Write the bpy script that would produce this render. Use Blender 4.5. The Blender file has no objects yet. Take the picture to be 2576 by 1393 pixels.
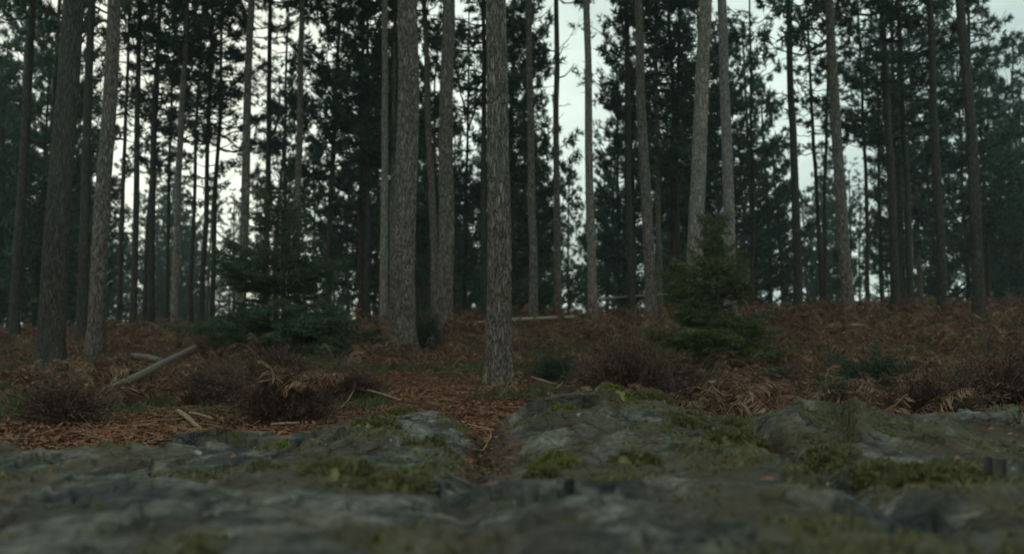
import bpy, math, random
import numpy as np
from mathutils import Vector, Matrix

# ---------------------------------------------------------------- camera, world, sun, exposure
S = bpy.context.scene
C = S.collection
F = 2300.0                      # focal length in pixels of a 2576 px wide picture
PITCH = math.radians(5.0)
cam_d = bpy.data.cameras.new("camera")
cam = bpy.data.objects.new("camera", cam_d); C.objects.link(cam)
cam.location = (0, 0, 0)
cam.rotation_euler = (math.radians(90) + PITCH, 0, 0)
cam_d.sensor_width = 36.0
cam_d.lens = 36.0 * F / 2576.0
cam_d.clip_start = 0.05
cam_d.clip_end = 3000
cam_d.dof.use_dof = True
cam_d.dof.focus_distance = 4.6
cam_d.dof.aperture_fstop = 2.7
S.camera = cam

W = bpy.data.worlds.new("World"); S.world = W; W.use_nodes = True
SUN_EL, SUN_AZ = math.radians(24), math.radians(-22)      # azimuth from +Y, positive to the right
nt = W.node_tree; N = nt.nodes; N.clear()
out = N.new('ShaderNodeOutputWorld'); bg = N.new('ShaderNodeBackground')
sky = N.new('ShaderNodeTexSky'); sky.sky_type = 'NISHITA'; sky.sun_disc = False
sky.sun_elevation = SUN_EL; sky.sun_rotation = SUN_AZ
sky.air_density = 1.0; sky.dust_density = 2.0; sky.ozone_density = 1.0
tc = N.new('ShaderNodeTexCoord')
mp = N.new('ShaderNodeMapping'); mp.inputs['Scale'].default_value = (1.0, 1.0, 2.6)
cl = N.new('ShaderNodeTexNoise'); cl.inputs['Scale'].default_value = 2.3; cl.inputs['Detail'].default_value = 7; cl.inputs['Roughness'].default_value = .55
rp = N.new('ShaderNodeValToRGB')
rp.color_ramp.elements[0].position = .34; rp.color_ramp.elements[0].color = (4.0, 5.2, 4.9, 1)
rp.color_ramp.elements[1].position = .66; rp.color_ramp.elements[1].color = (9.8, 11.8, 10.5, 1)
mx = N.new('ShaderNodeMix'); mx.data_type = 'RGBA'; mx.inputs[0].default_value = .86
nt.links.new(tc.outputs['Generated'], mp.inputs[0]); nt.links.new(mp.outputs[0], cl.inputs['Vector'])
nt.links.new(cl.outputs[0], rp.inputs[0])
nt.links.new(sky.outputs[0], mx.inputs[6]); nt.links.new(rp.outputs[0], mx.inputs[7])
nt.links.new(mx.outputs[2], bg.inputs[0]); bg.inputs[1].default_value = 0.10
nt.links.new(bg.outputs[0], out.inputs[0])

sd = bpy.data.lights.new("sun", 'SUN'); sd.energy = 0.5; sd.angle = math.radians(25); sd.color = (1, .95, .88)
sun = bpy.data.objects.new("sun", sd); C.objects.link(sun)
sdir = Vector((math.sin(SUN_AZ) * math.cos(SUN_EL), math.cos(SUN_AZ) * math.cos(SUN_EL), math.sin(SUN_EL)))
sun.rotation_euler = sdir.to_track_quat('Z', 'Y').to_euler()
S.view_settings.view_transform = 'Standard'; S.view_settings.look = 'None'
S.view_settings.exposure = 0.0; S.view_settings.gamma = 1.0; S.view_settings.use_curve_mapping = False
S.cycles.volume_bounces = 0
S.cycles.max_bounces = 4
HAZE = 0.0011

# ---------------------------------------------------------------- numeric helpers
rng = np.random.default_rng(11)
R = random.Random(5)

_P = np.random.default_rng(3).permutation(256); _P = np.concatenate([_P, _P, _P])
_G = np.random.default_rng(4).normal(size=(256, 3)); _G /= np.linalg.norm(_G, axis=1)[:, None]
def perlin(x, y, z=0.0):
    x, y, z = np.broadcast_arrays(np.asarray(x, float), np.asarray(y, float), np.asarray(z, float))
    xi, yi, zi = np.floor(x).astype(int), np.floor(y).astype(int), np.floor(z).astype(int)
    xf, yf, zf = x - xi, y - yi, z - zi
    u, v, w = (t * t * t * (t * (t * 6 - 15) + 10) for t in (xf, yf, zf))
    r = 0
    for i in (0, 1):
        for j in (0, 1):
            for k in (0, 1):
                h = _P[_P[_P[(xi + i) & 255] + ((yi + j) & 255)] + ((zi + k) & 255)]
                g = _G[h]
                d = g[..., 0] * (xf - i) + g[..., 1] * (yf - j) + g[..., 2] * (zf - k)
                r = r + d * (u if i else 1 - u) * (v if j else 1 - v) * (w if k else 1 - w)
    return r * 1.5
def fbm(x, y, z=0.0, o=4, lac=2.03, gain=.5):
    a, s, t = 1.0, 0.0, 0.0
    x = np.asarray(x, float); y = np.asarray(y, float); z = np.asarray(z, float)
    for _ in range(o):
        s = s + a * perlin(x, y, z); t += a; a *= gain
        x, y, z = x * lac + 17.1, y * lac - 5.3, z * lac + 3.7
    return s / t * 1.3
def sstep(a, b, x):
    t = np.clip((np.asarray(x, float) - a) / (b - a), 0, 1); return t * t * (3 - 2 * t)

def at(px, py, Y):
    """world point at depth Y seen at picture position px, py"""
    u = (px - 1288) / F; v = (696.5 - py) / F
    c, s = math.cos(PITCH), math.sin(PITCH)
    dy = c - v * s; dz = s + v * c
    k = Y / dy
    return (u * k, Y, dz * k)

GY = [-60, 3.0, 6.0, 9.0, 11.0, 14.0, 18.0, 22.0, 28.0, 35.0, 50.0, 90.0, 900.0]
GZ = [-.6, -.56, -.47, -.43, -.35, -.02, .40, .76, 1.16, 1.22, 1.0, .3, -6.0]
def ground_base(x, y):
    x = np.asarray(x, float); y = np.asarray(y, float)
    z = (np.interp(y - .9, GY, GZ) + np.interp(y, GY, GZ) + np.interp(y + .9, GY, GZ)) / 3
    tilt = .028 * np.clip(x, -26, 26) * sstep(6, 22, y) * (1 - sstep(60, 120, y))
    z = z + tilt
    z = z + .16 * fbm(x * .22, y * .22, 1.0, 3) * sstep(5, 12, y) * (1 - .6 * sstep(30, 60, y))
    return z
def ground(x, y):
    x = np.asarray(x, float); y = np.asarray(y, float)
    return ground_base(x, y) + .035 * fbm(x * 1.3, y * 1.3, 5.0, 3)
def gz(x, y): return float(ground(x, y))

# ---------------------------------------------------------------- scene helpers
def props(o, label=None, cat=None, group=None, kind=None):
    if label: o['label'] = label
    if cat: o['category'] = cat
    if group: o['group'] = group
    if kind: o['kind'] = kind
    return o
def empty(name, loc, label, cat, group=None):
    o = bpy.data.objects.new(name, None); C.objects.link(o); o.location = loc
    o.empty_display_size = .2
    return props(o, label, cat, group)
def mesh_np(name, V, Fc, mat, smooth=False, uv=None):
    V = np.asarray(V, np.float32).reshape(-1, 3); Fc = np.asarray(Fc, np.int32)
    k = Fc.shape[1]
    me = bpy.data.meshes.new(name)
    me.vertices.add(len(V)); me.vertices.foreach_set('co', V.ravel())
    me.loops.add(Fc.size); me.loops.foreach_set('vertex_index', Fc.ravel())
    me.polygons.add(len(Fc)); me.polygons.foreach_set('loop_start', np.arange(0, Fc.size, k, dtype=np.int32))
    me.polygons.foreach_set('loop_total', np.full(len(Fc), k, np.int32))
    me.polygons.foreach_set('use_smooth', np.full(len(Fc), smooth, bool))
    me.materials.append(mat)
    me.update(calc_edges=True)
    return me
def attr(me, name, vals):
    a = me.attributes.new(name, 'FLOAT', 'POINT'); a.data.foreach_set('value', np.asarray(vals, np.float32))
def obj(name, me, parent=None, loc=(0, 0, 0)):
    o = bpy.data.objects.new(name, me); C.objects.link(o); o.location = loc
    if parent is not None: o.parent = parent
    return o
class Soup:
    """collects quads and triangles as triangles"""
    def __init__(s): s.V = []; s.F = []; s.n = 0
    def add(s, V, Fc):
        V = np.asarray(V, float).reshape(-1, 3); Fc = np.asarray(Fc, int)
        if Fc.shape[1] == 4: Fc = np.concatenate([Fc[:, [0, 1, 2]], Fc[:, [0, 2, 3]]])
        s.V.append(V); s.F.append(Fc + s.n); s.n += len(V)
    def mesh(s, name, mat, smooth=False):
        return mesh_np(name, np.concatenate(s.V), np.concatenate(s.F), mat, smooth)
def tube(P, rad, n=6, twist=0.0, cap=True):
    """tube along a polyline, as quads; returns V, F"""
    P = np.asarray(P, float); m = len(P); rad = np.broadcast_to(np.asarray(rad, float), (m,))
    T = np.gradient(P, axis=0); T /= np.linalg.norm(T, axis=1)[:, None] + 1e-9
    ref = np.array([0, 0, 1.0]) if abs(T[0, 2]) < .8 else np.array([1.0, 0, 0])
    A = np.cross(T, ref); A /= np.linalg.norm(A, axis=1)[:, None] + 1e-9
    B = np.cross(T, A)
    th = np.linspace(0, 2 * np.pi, n, endpoint=False)
    V = P[:, None] + rad[:, None, None] * (np.cos(th)[None, :, None] * A[:, None] + np.sin(th)[None, :, None] * B[:, None])
    V = V.reshape(-1, 3)
    i = np.arange(m - 1)[:, None] * n; j = np.arange(n)[None]; j2 = (j + 1) % n
    Fq = np.stack([i + j, i + j2, i + n + j2, i + n + j], -1).reshape(-1, 4)
    if cap:
        V = np.concatenate([V, P[:1], P[-1:]]); a, b = m * n, m * n + 1
        jj = np.arange(n); k2 = (jj + 1) % n
        Fq = np.concatenate([Fq, np.stack([np.full(n, a), k2, jj, jj], -1), np.stack([np.full(n, b), (m - 1) * n + jj, (m - 1) * n + k2, (m - 1) * n + k2], -1)])
    F3 = np.concatenate([Fq[:, [0, 1, 2]], Fq[:, [0, 2, 3]]])
    F3 = F3[(F3[:, 0] != F3[:, 1]) & (F3[:, 1] != F3[:, 2]) & (F3[:, 0] != F3[:, 2])]
    return V, F3
def frames(D, roll):
    """rotation matrices whose X axis is D (N,3), turned by roll"""
    D = D / (np.linalg.norm(D, axis=1)[:, None] + 1e-9)
    ref = np.tile([0, 0, 1.0], (len(D), 1)); ref[np.abs(D[:, 2]) > .95] = [1, 0, 0]
    A = np.cross(ref, D); A /= np.linalg.norm(A, axis=1)[:, None]
    B = np.cross(D, A)
    c, s = np.cos(roll)[:, None], np.sin(roll)[:, None]
    A2, B2 = c * A + s * B, -s * A + c * B
    return np.stack([D, A2, B2], -1)
def stamp(V, Fc, pos, M, scl):
    """copies of a template (V,F) at pos with rotation M and scale scl"""
    V = np.asarray(V, float); n = len(pos); scl = np.asarray(scl, float)
    if scl.ndim == 1: scl = scl[:, None].repeat(3, 1)
    L = V[None] * scl[:, None, :]
    O = np.einsum('nij,nvj->nvi', M, L) + np.asarray(pos)[:, None]
    Fo = np.asarray(Fc)[None] + (np.arange(n) * len(V))[:, None, None]
    return O.reshape(-1, 3), Fo.reshape(-1, np.asarray(Fc).shape[1])
def blades(pos, D, L, w, roll=None):
    """flat pointed needles or leaves as single triangles: base pos, direction D, length L, width w"""
    n = len(pos)
    if roll is None: roll = rng.uniform(0, 6.28, n)
    M = frames(D, roll)
    L = np.broadcast_to(L, (n,)); w = np.broadcast_to(w, (n,))
    a = pos - M[:, :, 1] * w[:, None] * .5; b = pos + M[:, :, 1] * w[:, None] * .5
    c = pos + M[:, :, 0] * L[:, None]
    V = np.stack([a, b, c], 1).reshape(-1, 3)
    return V, np.arange(n * 3).reshape(-1, 3)
def rand_dir(n):
    d = rng.normal(size=(n, 3)); return d / np.linalg.norm(d, axis=1)[:, None]

# ---------------------------------------------------------------- materials
def newmat(name, rough=.8, spec=.3):
    m = bpy.data.materials.new(name); m.use_nodes = True
    t = m.node_tree; b = t.nodes['Principled BSDF']
    b.inputs['Roughness'].default_value = rough; b.inputs['Specular IOR Level'].default_value = spec
    return m, t, b
def nd(t, typ, **kw):
    n = t.nodes.new(typ)
    for k, v in kw.items():
        if k.startswith('_'): setattr(n, k[1:], v)
        else: n.inputs[k].default_value = v
    return n
def ramp(t, fac, stops):
    r = t.nodes.new('ShaderNodeValToRGB'); e = r.color_ramp.elements
    while len(e) < len(stops): e.new(.5)
    for q, (p, c) in zip(e, stops):
        q.position = p; q.color = (*c, 1)
    t.links.new(fac, r.inputs[0]); return r.outputs[0]
def mix(t, fac, a, b, mode='MIX'):
    m = t.nodes.new('ShaderNodeMix'); m.data_type = 'RGBA'; m.blend_type = mode
    for v, i in ((fac, 0), (a, 6), (b, 7)):
        if hasattr(v, 'links'): t.links.new(v, m.inputs[i])
        else: m.inputs[i].default_value = v if i == 0 else (*v, 1)
    return m.outputs[2]
def coords(t, scale=(1, 1, 1), kind='Object'):
    c = t.nodes.new('ShaderNodeTexCoord'); m = t.nodes.new('ShaderNodeMapping')
    m.inputs['Scale'].default_value = scale
    t.links.new(c.outputs[kind], m.inputs[0]); return m.outputs[0]
def noise(t, vec, scale, detail=4, rough=.55, dist=0):
    n = nd(t, 'ShaderNodeTexNoise', Scale=scale, Detail=detail, Roughness=rough, Distortion=dist)
    t.links.new(vec, n.inputs['Vector']); return n.outputs[0]
def bump(t, b, h, strength=.5, dist=.02):
    n = nd(t, 'ShaderNodeBump', Strength=strength, Distance=dist)
    t.links.new(h, n.inputs['Height']); t.links.new(n.outputs[0], b.inputs['Normal'])

def bark_mat(name, dark, mid, light, scale=1.0, strength=.9):
    m, t, b = newmat(name, .9, .15)
    v = coords(t, (11 * scale, 11 * scale, 1.9 * scale))
    vo = nd(t, 'ShaderNodeTexVoronoi', Scale=3.2, _feature='DISTANCE_TO_EDGE'); 
    dn = nd(t, 'ShaderNodeTexNoise', Scale=2.0, Detail=3)
    t.links.new(v, dn.inputs['Vector'])
    ad = nd(t, 'ShaderNodeVectorMath', _operation='MULTIPLY_ADD'); ad.inputs[1].default_value = (.8, .8, .8)
    t.links.new(dn.outputs['Color'], ad.inputs[0]); t.links.new(v, ad.inputs[2])
    t.links.new(ad.outputs[0], vo.inputs['Vector'])
    fine = noise(t, v, 9, 6, .7)
    big = noise(t, coords(t, (1.5, 1.5, .5)), 1.6, 3)
    base = ramp(t, vo.outputs['Distance'], [(.0, dark), (.13, mid), (.45, light)])
    col = mix(t, .75, base, ramp(t, fine, [(.3, (.35,) * 3), (.72, (1.55,) * 3)]), 'MULTIPLY')
    lich = noise(t, coords(t, (26, 26, 20)), 1.0, 5, .75)
    col = mix(t, ramp(t, lich, [(.58, (0,) * 3), (.70, (.30,) * 3)]), col, (.34, .36, .33))
    sx = t.nodes.new('ShaderNodeSeparateXYZ'); t.links.new(coords(t, (1, 1, .3)), sx.inputs[0])
    col = mix(t, ramp(t, sx.outputs[2], [(0, (.75,) * 3), (.8, (0,) * 3)]), col, mix(t, 1.0, col, (.88, .72, .62), 'MULTIPLY'))
    col = mix(t, ramp(t, big, [(.42, (0,) * 3), (.70, (.3,) * 3)]), col, (.12, .14, .10))
    t.links.new(col, b.inputs['Base Color'])
    hh = mix(t, .45, ramp(t, vo.outputs['Distance'], [(0, (0,) * 3), (.25, (1,) * 3)]), fine)
    bump(t, b, hh, strength, .03)
    return m
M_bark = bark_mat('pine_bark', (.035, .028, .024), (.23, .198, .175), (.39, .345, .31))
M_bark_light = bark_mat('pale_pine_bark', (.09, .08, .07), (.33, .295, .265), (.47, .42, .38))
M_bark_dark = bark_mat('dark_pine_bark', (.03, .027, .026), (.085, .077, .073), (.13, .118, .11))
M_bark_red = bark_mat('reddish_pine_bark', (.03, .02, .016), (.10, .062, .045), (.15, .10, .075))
def leaf_mat(name, cols, rough=.6, trans=.0):
    m, t, b = newmat(name, rough, .25)
    g = t.nodes.new('ShaderNodeNewGeometry')
    v = noise(t, coords(t, (1, 1, 1)), 1.3, 3)
    c1 = ramp(t, g.outputs['Random Per Island'], [(i / (len(cols) - 1), c) for i, c in enumerate(cols)])
    c2 = mix(t, .6, c1, ramp(t, v, [(.3, (.6,) * 3), (.7, (1.35,) * 3)]), 'MULTIPLY')
    t.links.new(c2, b.inputs['Base Color'])
    if trans:
        tr = t.nodes.new('ShaderNodeBsdfTranslucent'); ms = t.nodes.new('ShaderNodeMixShader')
        ms.inputs[0].default_value = trans; t.links.new(c2, tr.inputs[0])
        t.links.new(b.outputs[0], ms.inputs[1]); t.links.new(tr.outputs[0], ms.inputs[2])
        t.links.new(ms.outputs[0], t.nodes['Material Output'].inputs[0])
    return m
M_needle = leaf_mat('pine_needles', [(.036, .072, .050), (.062, .112, .076), (.088, .145, .10)])
M_needle_b = leaf_mat('pine_needles_bluish', [(.038, .076, .060), (.064, .115, .09), (.088, .145, .11)])
M_spruce = leaf_mat('spruce_needles', [(.045, .062, .022), (.085, .108, .034), (.135, .155, .055)], trans=.15)
M_spruce_d = leaf_mat('dark_spruce_needles', [(.040, .066, .038), (.066, .10, .055), (.095, .135, .07)], trans=.1)
M_twig = leaf_mat('dead_twigs', [(.05, .042, .038), (.09, .075, .065)])
M_heather = leaf_mat('heather_sprigs', [(.045, .026, .018), (.085, .046, .030), (.14, .078, .048)])
M_heather_g = leaf_mat('gorse_sprigs', [(.020, .040, .024), (.035, .062, .035), (.06, .07, .04)])
M_bracken = leaf_mat('dead_bracken', [(.045, .022, .015), (.12, .056, .033), (.20, .098, .058), (.36, .21, .13)], trans=.15)
M_bracken_p = leaf_mat('pale_dead_bracken', [(.20, .12, .07), (.30, .19, .115)], trans=.1)
M_litter = leaf_mat('brown_leaf_litter', [(.09, .036, .020), (.19, .075, .040), (.32, .145, .08)])
M_grass = leaf_mat('low_green_growth', [(.045, .075, .025), (.07, .10, .035), (.10, .11, .05)], trans=.2)
M_moss = leaf_mat('moss_tips', [(.09, .10, .022), (.145, .15, .034), (.21, .20, .055)], rough=.8)
M_moss_dk = leaf_mat('olive_moss_tips', [(.085, .080, .034), (.135, .122, .050), (.20, .175, .080)], rough=.8)

def wood_mat(name, a, c):
    m, t, b = newmat(name, .85, .2)
    v = coords(t, (14, 14, 14)); f = noise(t, v, 2.5, 6, .7, .4)
    t.links.new(ramp(t, f, [(.3, a), (.7, c)]), b.inputs['Base Color']); bump(t, b, f, .6, .01)
    return m
M_log = wood_mat('weathered_log', (.05, .044, .034), (.24, .21, .165))
M_stick = wood_mat('bare_stick', (.13, .08, .05), (.40, .27, .17))
M_branch = wood_mat('dead_branch_wood', (.05, .042, .036), (.12, .10, .085))
M_cut = wood_mat('fallen_pole', (.16, .15, .12), (.42, .38, .30))

# forest floor
M_floor, t, b = newmat('forest_floor', .95, .1)
v = coords(t, (1, 1, 1))
f1 = noise(t, v, 45, 6, .75); f2 = noise(t, v, .55, 4, .6, .4); f3 = noise(t, v, 7, 5, .65)
c = ramp(t, f1, [(.25, (.035, .018, .012)), (.5, (.105, .052, .030)), (.75, (.20, .11, .065))])
c = mix(t, ramp(t, f3, [(.35, (0,) * 3), (.7, (.55,) * 3)]), c, (.05, .028, .02))
c = mix(t, ramp(t, f2, [(.52, (0,) * 3), (.66, (.7,) * 3)]), c, (.050, .066, .024))
t.links.new(c, b.inputs['Base Color']); bump(t, b, f1, .9, .03)

# rock
M_rock, t, b = newmat('lichened_rock', .8, .3)
v = coords(t, (1, 1, 1))
r0 = coords(t, (1, 1, 1)); [n for n in t.nodes if n.type == 'MAPPING'][-1].inputs['Rotation'].default_value = (.25, -.2, .45)
m2 = t.nodes.new('ShaderNodeMapping'); m2.inputs['Scale'].default_value = (7.5, 3.4, 7); t.links.new(r0, m2.inputs[0]); st = m2.outputs[0]
s1 = noise(t, st, 1.3, 8, .66, .5)
p1 = noise(t, v, 2.2, 6, .6, .5)
g1 = noise(t, v, 38, 6, .75)
sp = nd(t, 'ShaderNodeTexVoronoi', Scale=34.0); t.links.new(v, sp.inputs['Vector'])
c = ramp(t, s1, [(.35, (.014, .016, .017)), (.45, (.070, .078, .080)), (.53, (.18, .188, .178)), (.64, (.34, .34, .31))])
c = mix(t, ramp(t, p1, [(.49, (0,) * 3), (.58, (.8,) * 3)]), c, (.032, .043, .050))
c = mix(t, .85, c, ramp(t, g1, [(.3, (.30,) * 3), (.7, (1.75,) * 3)]), 'MULTIPLY')
lg = noise(t, v, 5.5, 7, .7, .3)
c = mix(t, ramp(t, lg, [(.57, (0,) * 3), (.62, (.5,) * 3)]), c, (.22, .22, .18))
br_ = noise(t, v, 3.1, 6, .65, .4)
c = mix(t, ramp(t, br_, [(.44, (0,) * 3), (.58, (.8,) * 3)]), c, mix(t, g1, (.03, .026, .014), (.17, .14, .075)))
ck = nd(t, 'ShaderNodeTexVoronoi', Scale=5.5, _feature='DISTANCE_TO_EDGE'); cw = nd(t, 'ShaderNodeTexNoise', Scale=4.0, Detail=5); t.links.new(v, cw.inputs['Vector'])
cm = nd(t, 'ShaderNodeVectorMath', _operation='MULTIPLY_ADD'); cm.inputs[1].default_value = (.35, .35, .35); t.links.new(cw.outputs['Color'], cm.inputs[0]); t.links.new(v, cm.inputs[2]); t.links.new(cm.outputs[0], ck.inputs['Vector'])
ckm = ramp(t, ck.outputs['Distance'], [(0, (.25,) * 3), (.025, (1,) * 3)])
c = mix(t, .8, c, ckm, 'MULTIPLY')
c = mix(t, 1.0, c, (.95, .86, .78), 'MULTIPLY')
lw = noise(t, v, 21, 4, .6, .2)
c = mix(t, ramp(t, lw, [(.69, (0,) * 3), (.72, (.85,) * 3)]), c, (.50, .52, .50))
at_ = nd(t, 'ShaderNodeAttribute', _attribute_name='moss')
mo = mix(t, noise(t, v, 30, 5, .7), (.04, .038, .016), (.19, .165, .065))
c = mix(t, at_.outputs['Fac'], c, mo)
at2 = nd(t, 'ShaderNodeAttribute', _attribute_name='dirt')
c = mix(t, at2.outputs['Fac'], c, mix(t, noise(t, v, 60, 5, .7), (.035, .02, .014), (.16, .09, .05)))
t.links.new(c, b.inputs['Base Color'])
hb = mix(t, .5, mix(t, .4, s1, ckm), g1)
bump(t, b, hb, 1.0, .05)

# ---------------------------------------------------------------- ground
def make_ground():
    def axis(lims, steps):
        a = [lims[0]]
        for l, s in zip(lims[1:], steps):
            n = max(1, int(round((l - a[-1]) / s))); a += list(np.linspace(a[-1], l, n + 1)[1:])
        return np.array(a)
    X = axis([-400, -160, -60, -26, -12, 12, 26, 60, 160, 400], [60, 20, 1.5, .35, .12, .35, 1.5, 20, 60])
    Y = axis([-400, -100, -10, 2.5, 14, 24, 38, 90, 250, 400], [60, 10, 1.2, .12, .2, .35, 1.5, 12, 40])
    gx, gy = np.meshgrid(X, Y)
    gzv = ground(gx, gy) + .02 * fbm(gx * 5, gy * 5, 2.0, 3)
    V = np.stack([gx, gy, gzv], -1).reshape(-1, 3)
    nx, ny = len(X), len(Y)
    i = (np.arange(ny - 1)[:, None] * nx + np.arange(nx - 1)[None])
    Fq = np.stack([i, i + 1, i + nx + 1, i + nx], -1).reshape(-1, 4)
    o = obj('forest_floor', mesh_np('forest_floor', V, Fq, M_floor, True)); o['kind'] = 'structure'
make_ground()
def make_haze():
    m = bpy.data.materials.new('forest_haze'); m.use_nodes = True; t = m.node_tree; t.nodes.clear()
    o_ = t.nodes.new('ShaderNodeOutputMaterial'); v_ = t.nodes.new('ShaderNodeVolumePrincipled')
    v_.inputs['Color'].default_value = (.80, .93, .92, 1); v_.inputs['Density'].default_value = HAZE
    v_.inputs['Anisotropy'].default_value = .2
    t.links.new(v_.outputs[0], o_.inputs['Volume'])
    a, b_, z0, z1 = -410, 410, -6.5, 24.0
    V = [(a, a, z0), (b_, a, z0), (b_, b_, z0), (a, b_, z0), (a, a, z1), (b_, a, z1), (b_, b_, z1), (a, b_, z1)]
    Fq = [(0, 3, 2, 1), (4, 5, 6, 7), (0, 1, 5, 4), (1, 2, 6, 5), (2, 3, 7, 6), (3, 0, 4, 7)]
    o = obj('haze', mesh_np('haze', V, Fq, m)); props(o, 'thin cold haze hanging between the trunks', 'haze', None, 'stuff')
if HAZE > 0: make_haze()

# ---------------------------------------------------------------- rocks
#       px    crestY crest  y@2.4  y@1.3
RT = [(-900, 3.0, 1150, 1190, 1290), (0, 3.0, 1150, 1185, 1280), (200, 3.0, 1140, 1178, 1275), (500, 3.2, 1108, 1160, 1262),
      (620, 3.3, 1092, 1152, 1260), (760, 3.55, 1066, 1146, 1262), (900, 3.65, 1046, 1142, 1265), (990, 3.7, 1036, 1140, 1265),
      (1080, 3.65, 1046, 1142, 1262), (1160, 3.6, 1060, 1150, 1260), (1225, 3.5, 1082, 1160, 1262), (1262, 3.8, 1042, 1156, 1262),
      (1330, 3.9, 1012, 1150, 1262), (1410, 4.1, 990, 1142, 1260), (1490, 4.2, 984, 1138, 1258), (1520, 4.25, 972, 1138, 1258),
      (1560, 4.2, 994, 1138, 1258), (1650, 4.15, 992, 1140, 1258), (1710, 4.0, 1022, 1142, 1258), (1850, 3.85, 1046, 1145, 1255),
      (1905, 3.75, 1030, 1145, 1255), (2005, 3.7, 1000, 1142, 1250), (2105, 3.6, 1024, 1140, 1245), (2240, 3.5, 1038, 1142, 1245),
      (2450, 3.4, 1036, 1140, 1245), (2700, 3.3, 1046, 1145, 1250), (3600, 3.2, 1080, 1160, 1260)]
RTa = np.array(RT, float); RTa[:, 4] += 55; RTa[:, 3] += 14
RTa[:, 2] += np.interp(RTa[:, 0], [900, 1225, 1262, 1330, 1410, 1520, 1700, 1850, 1930, 2005, 2700], [22, 14, 8, 0, -8, -14, -2, 8, 14, 8, 16])
def z_of(py, Y):
    v = (696.5 - py) / F; c, s = math.cos(PITCH), math.sin(PITCH)
    return Y * (s + v * c) / (c - v * s)
def crack_lines(x, y):
    """distance to the litter-filled gully (left) and to the dark crack (right)"""
    def dist(P):
        best = np.full(np.shape(x), 9.0)
        for (ax, ay), (bx, by) in zip(P[:-1], P[1:]):
            dx, dy = bx - ax, by - ay
            tt = np.clip(((x - ax) * dx + (y - ay) * dy) / (dx * dx + dy * dy), 0, 1)
            best = np.minimum(best, np.hypot(x - ax - tt * dx, y - ay - tt * dy))
        return best
    return dist(GULLY), dist(CRACK)
GULLY = [(-.13, 5.2), (-.10, 3.9), (-.085, 3.2), (-.055, 2.5), (-.10, 1.8), (-.05, 1.1), (-.10, .2)]
CRACK = [(.90, 5.2), (.92, 4.2), (.90, 3.6), (.80, 2.9), (.745, 2.3), (.66, 1.8), (.60, 1.1), (.48, .2)]
def side(P, x, y):
    P = np.array(P)[::-1]; return x - np.interp(y, P[:, 1], P[:, 0])
def facets(x, y, cell, seed, tilt, step):
    """tilted rock facets with small steps between them"""
    wx = x + cell * .35 * fbm(x / cell * .8, y / cell * .8, seed, 3); wy = y + cell * .35 * fbm(x / cell * .8, y / cell * .8, seed + 9., 3)
    gx, gy = wx / cell, wy / cell; ix, iy = np.floor(gx).astype(int), np.floor(gy).astype(int)
    bd = np.full(np.shape(x), 9.0); bh = np.zeros(np.shape(x))
    for a in (-1, 0, 1):
        for b_ in (-1, 0, 1):
            k = _P[_P[(ix + a) & 255] + ((iy + b_ + seed * 7) & 255)]
            g = _G[k]; cx, cy = ix + a + .5 + g[..., 0] * .42, iy + b_ + .5 + g[..., 1] * .42
            d = (gx - cx) ** 2 + (gy - cy) ** 2
            g2 = _G[(k * 5 + 31) & 255]
            h = (g2[..., 0] * (gx - cx) + g2[..., 1] * (gy - cy)) * cell * tilt + g2[..., 2] * step
            m = d < bd; bd = np.where(m, d, bd); bh = np.where(m, h, bh)
    return bh
def rock_h(x, y):
    x = np.asarray(x, float); y = np.asarray(y, float)
    px = x / np.maximum(y, .05) * F + 1288
    px = px + 14 * fbm(x * 3, y * 3, 9.0, 2)
    Yc = np.interp(px, RTa[:, 0], RTa[:, 1]); pc = np.interp(px, RTa[:, 0], RTa[:, 2])
    zc = z_of(pc, Yc)
    z2 = z_of(np.interp(px, RTa[:, 0], RTa[:, 3]), 2.4); z1 = z_of(np.interp(px, RTa[:, 0], RTa[:, 4]), 1.3)
    z0 = -.256
    a = sstep(.7, 1.3, y); h = z0 + (z1 - z0) * a
    a = np.clip((y - 1.3) / 1.1, 0, 1); a = a * .5 + sstep(0, 1, a) * .5; h = np.where(y > 1.3, z1 + (z2 - z1) * a, h)
    a = np.clip((y - 2.4) / (Yc - 2.4), 0, 1); a = a * .65 + sstep(0, 1, a) * .35; h = np.where(y > 2.4, z2 + (zc - z2) * a, h)
    back = np.clip((y - Yc) / .9, 0, 3)
    h = h - np.where(y > Yc, .5 * back ** 1.4 , 0)
    # relief: bedding steps dipping to the left, lumps, fine grain
    amp = .40 + .60 * sstep(2.0, 3.0, y)
    d = x * .75 + y * .45 + .10 * fbm(x * 2.2, y * 2.2, 3.3, 3)
    ph = d * 6.5 + .9 * fbm(x * 1.4, y * 1.4, 8.0, 3); saw = ph - np.floor(ph)
    step = np.where(saw < .82, saw / .82, (1 - saw) / .18)
    gate = sstep(-.15, .25, fbm(x * 1.7, y * 1.7, 21.0, 2))
    n1 = fbm(x * 2.4, y * 2.4, .5, 4); n2 = 1 - 2 * np.abs(fbm(x * 4.3, y * 4.3, 4.0, 4)); n3 = fbm(x * 17, y * 17, 7.0, 3)
    near = 1 - .78 * sstep(2.9, 3.9, y)
    fc = facets(x, y, .52, 3, .17, .008) + facets(x * .8 + y * .6, y * .8 - x * .6, .17, 5, .22, .004) * near
    h = h + amp * near * (.016 * (step - .5) * gate + .022 * n1 + .012 * (n2 - .5)) + .0055 * n3 + fc * amp * (.45 + .75 * near)
    d1, d2 = crack_lines(x, y)
    h = h - .022 * np.exp(-(d1 / .09) ** 2) * sstep(1.8, 2.8, y) - .016 * np.exp(-(d1 / .03) ** 2) + .004 * fbm(x * 45, y * 45, 3.0, 2)
    h = h - .10 * np.exp(-(d2 / .035) ** 2) * (.35 + .65 * sstep(2.0, 3.0, y)) - .02 * np.exp(-(d2 / .1) ** 2)
    return h
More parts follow.
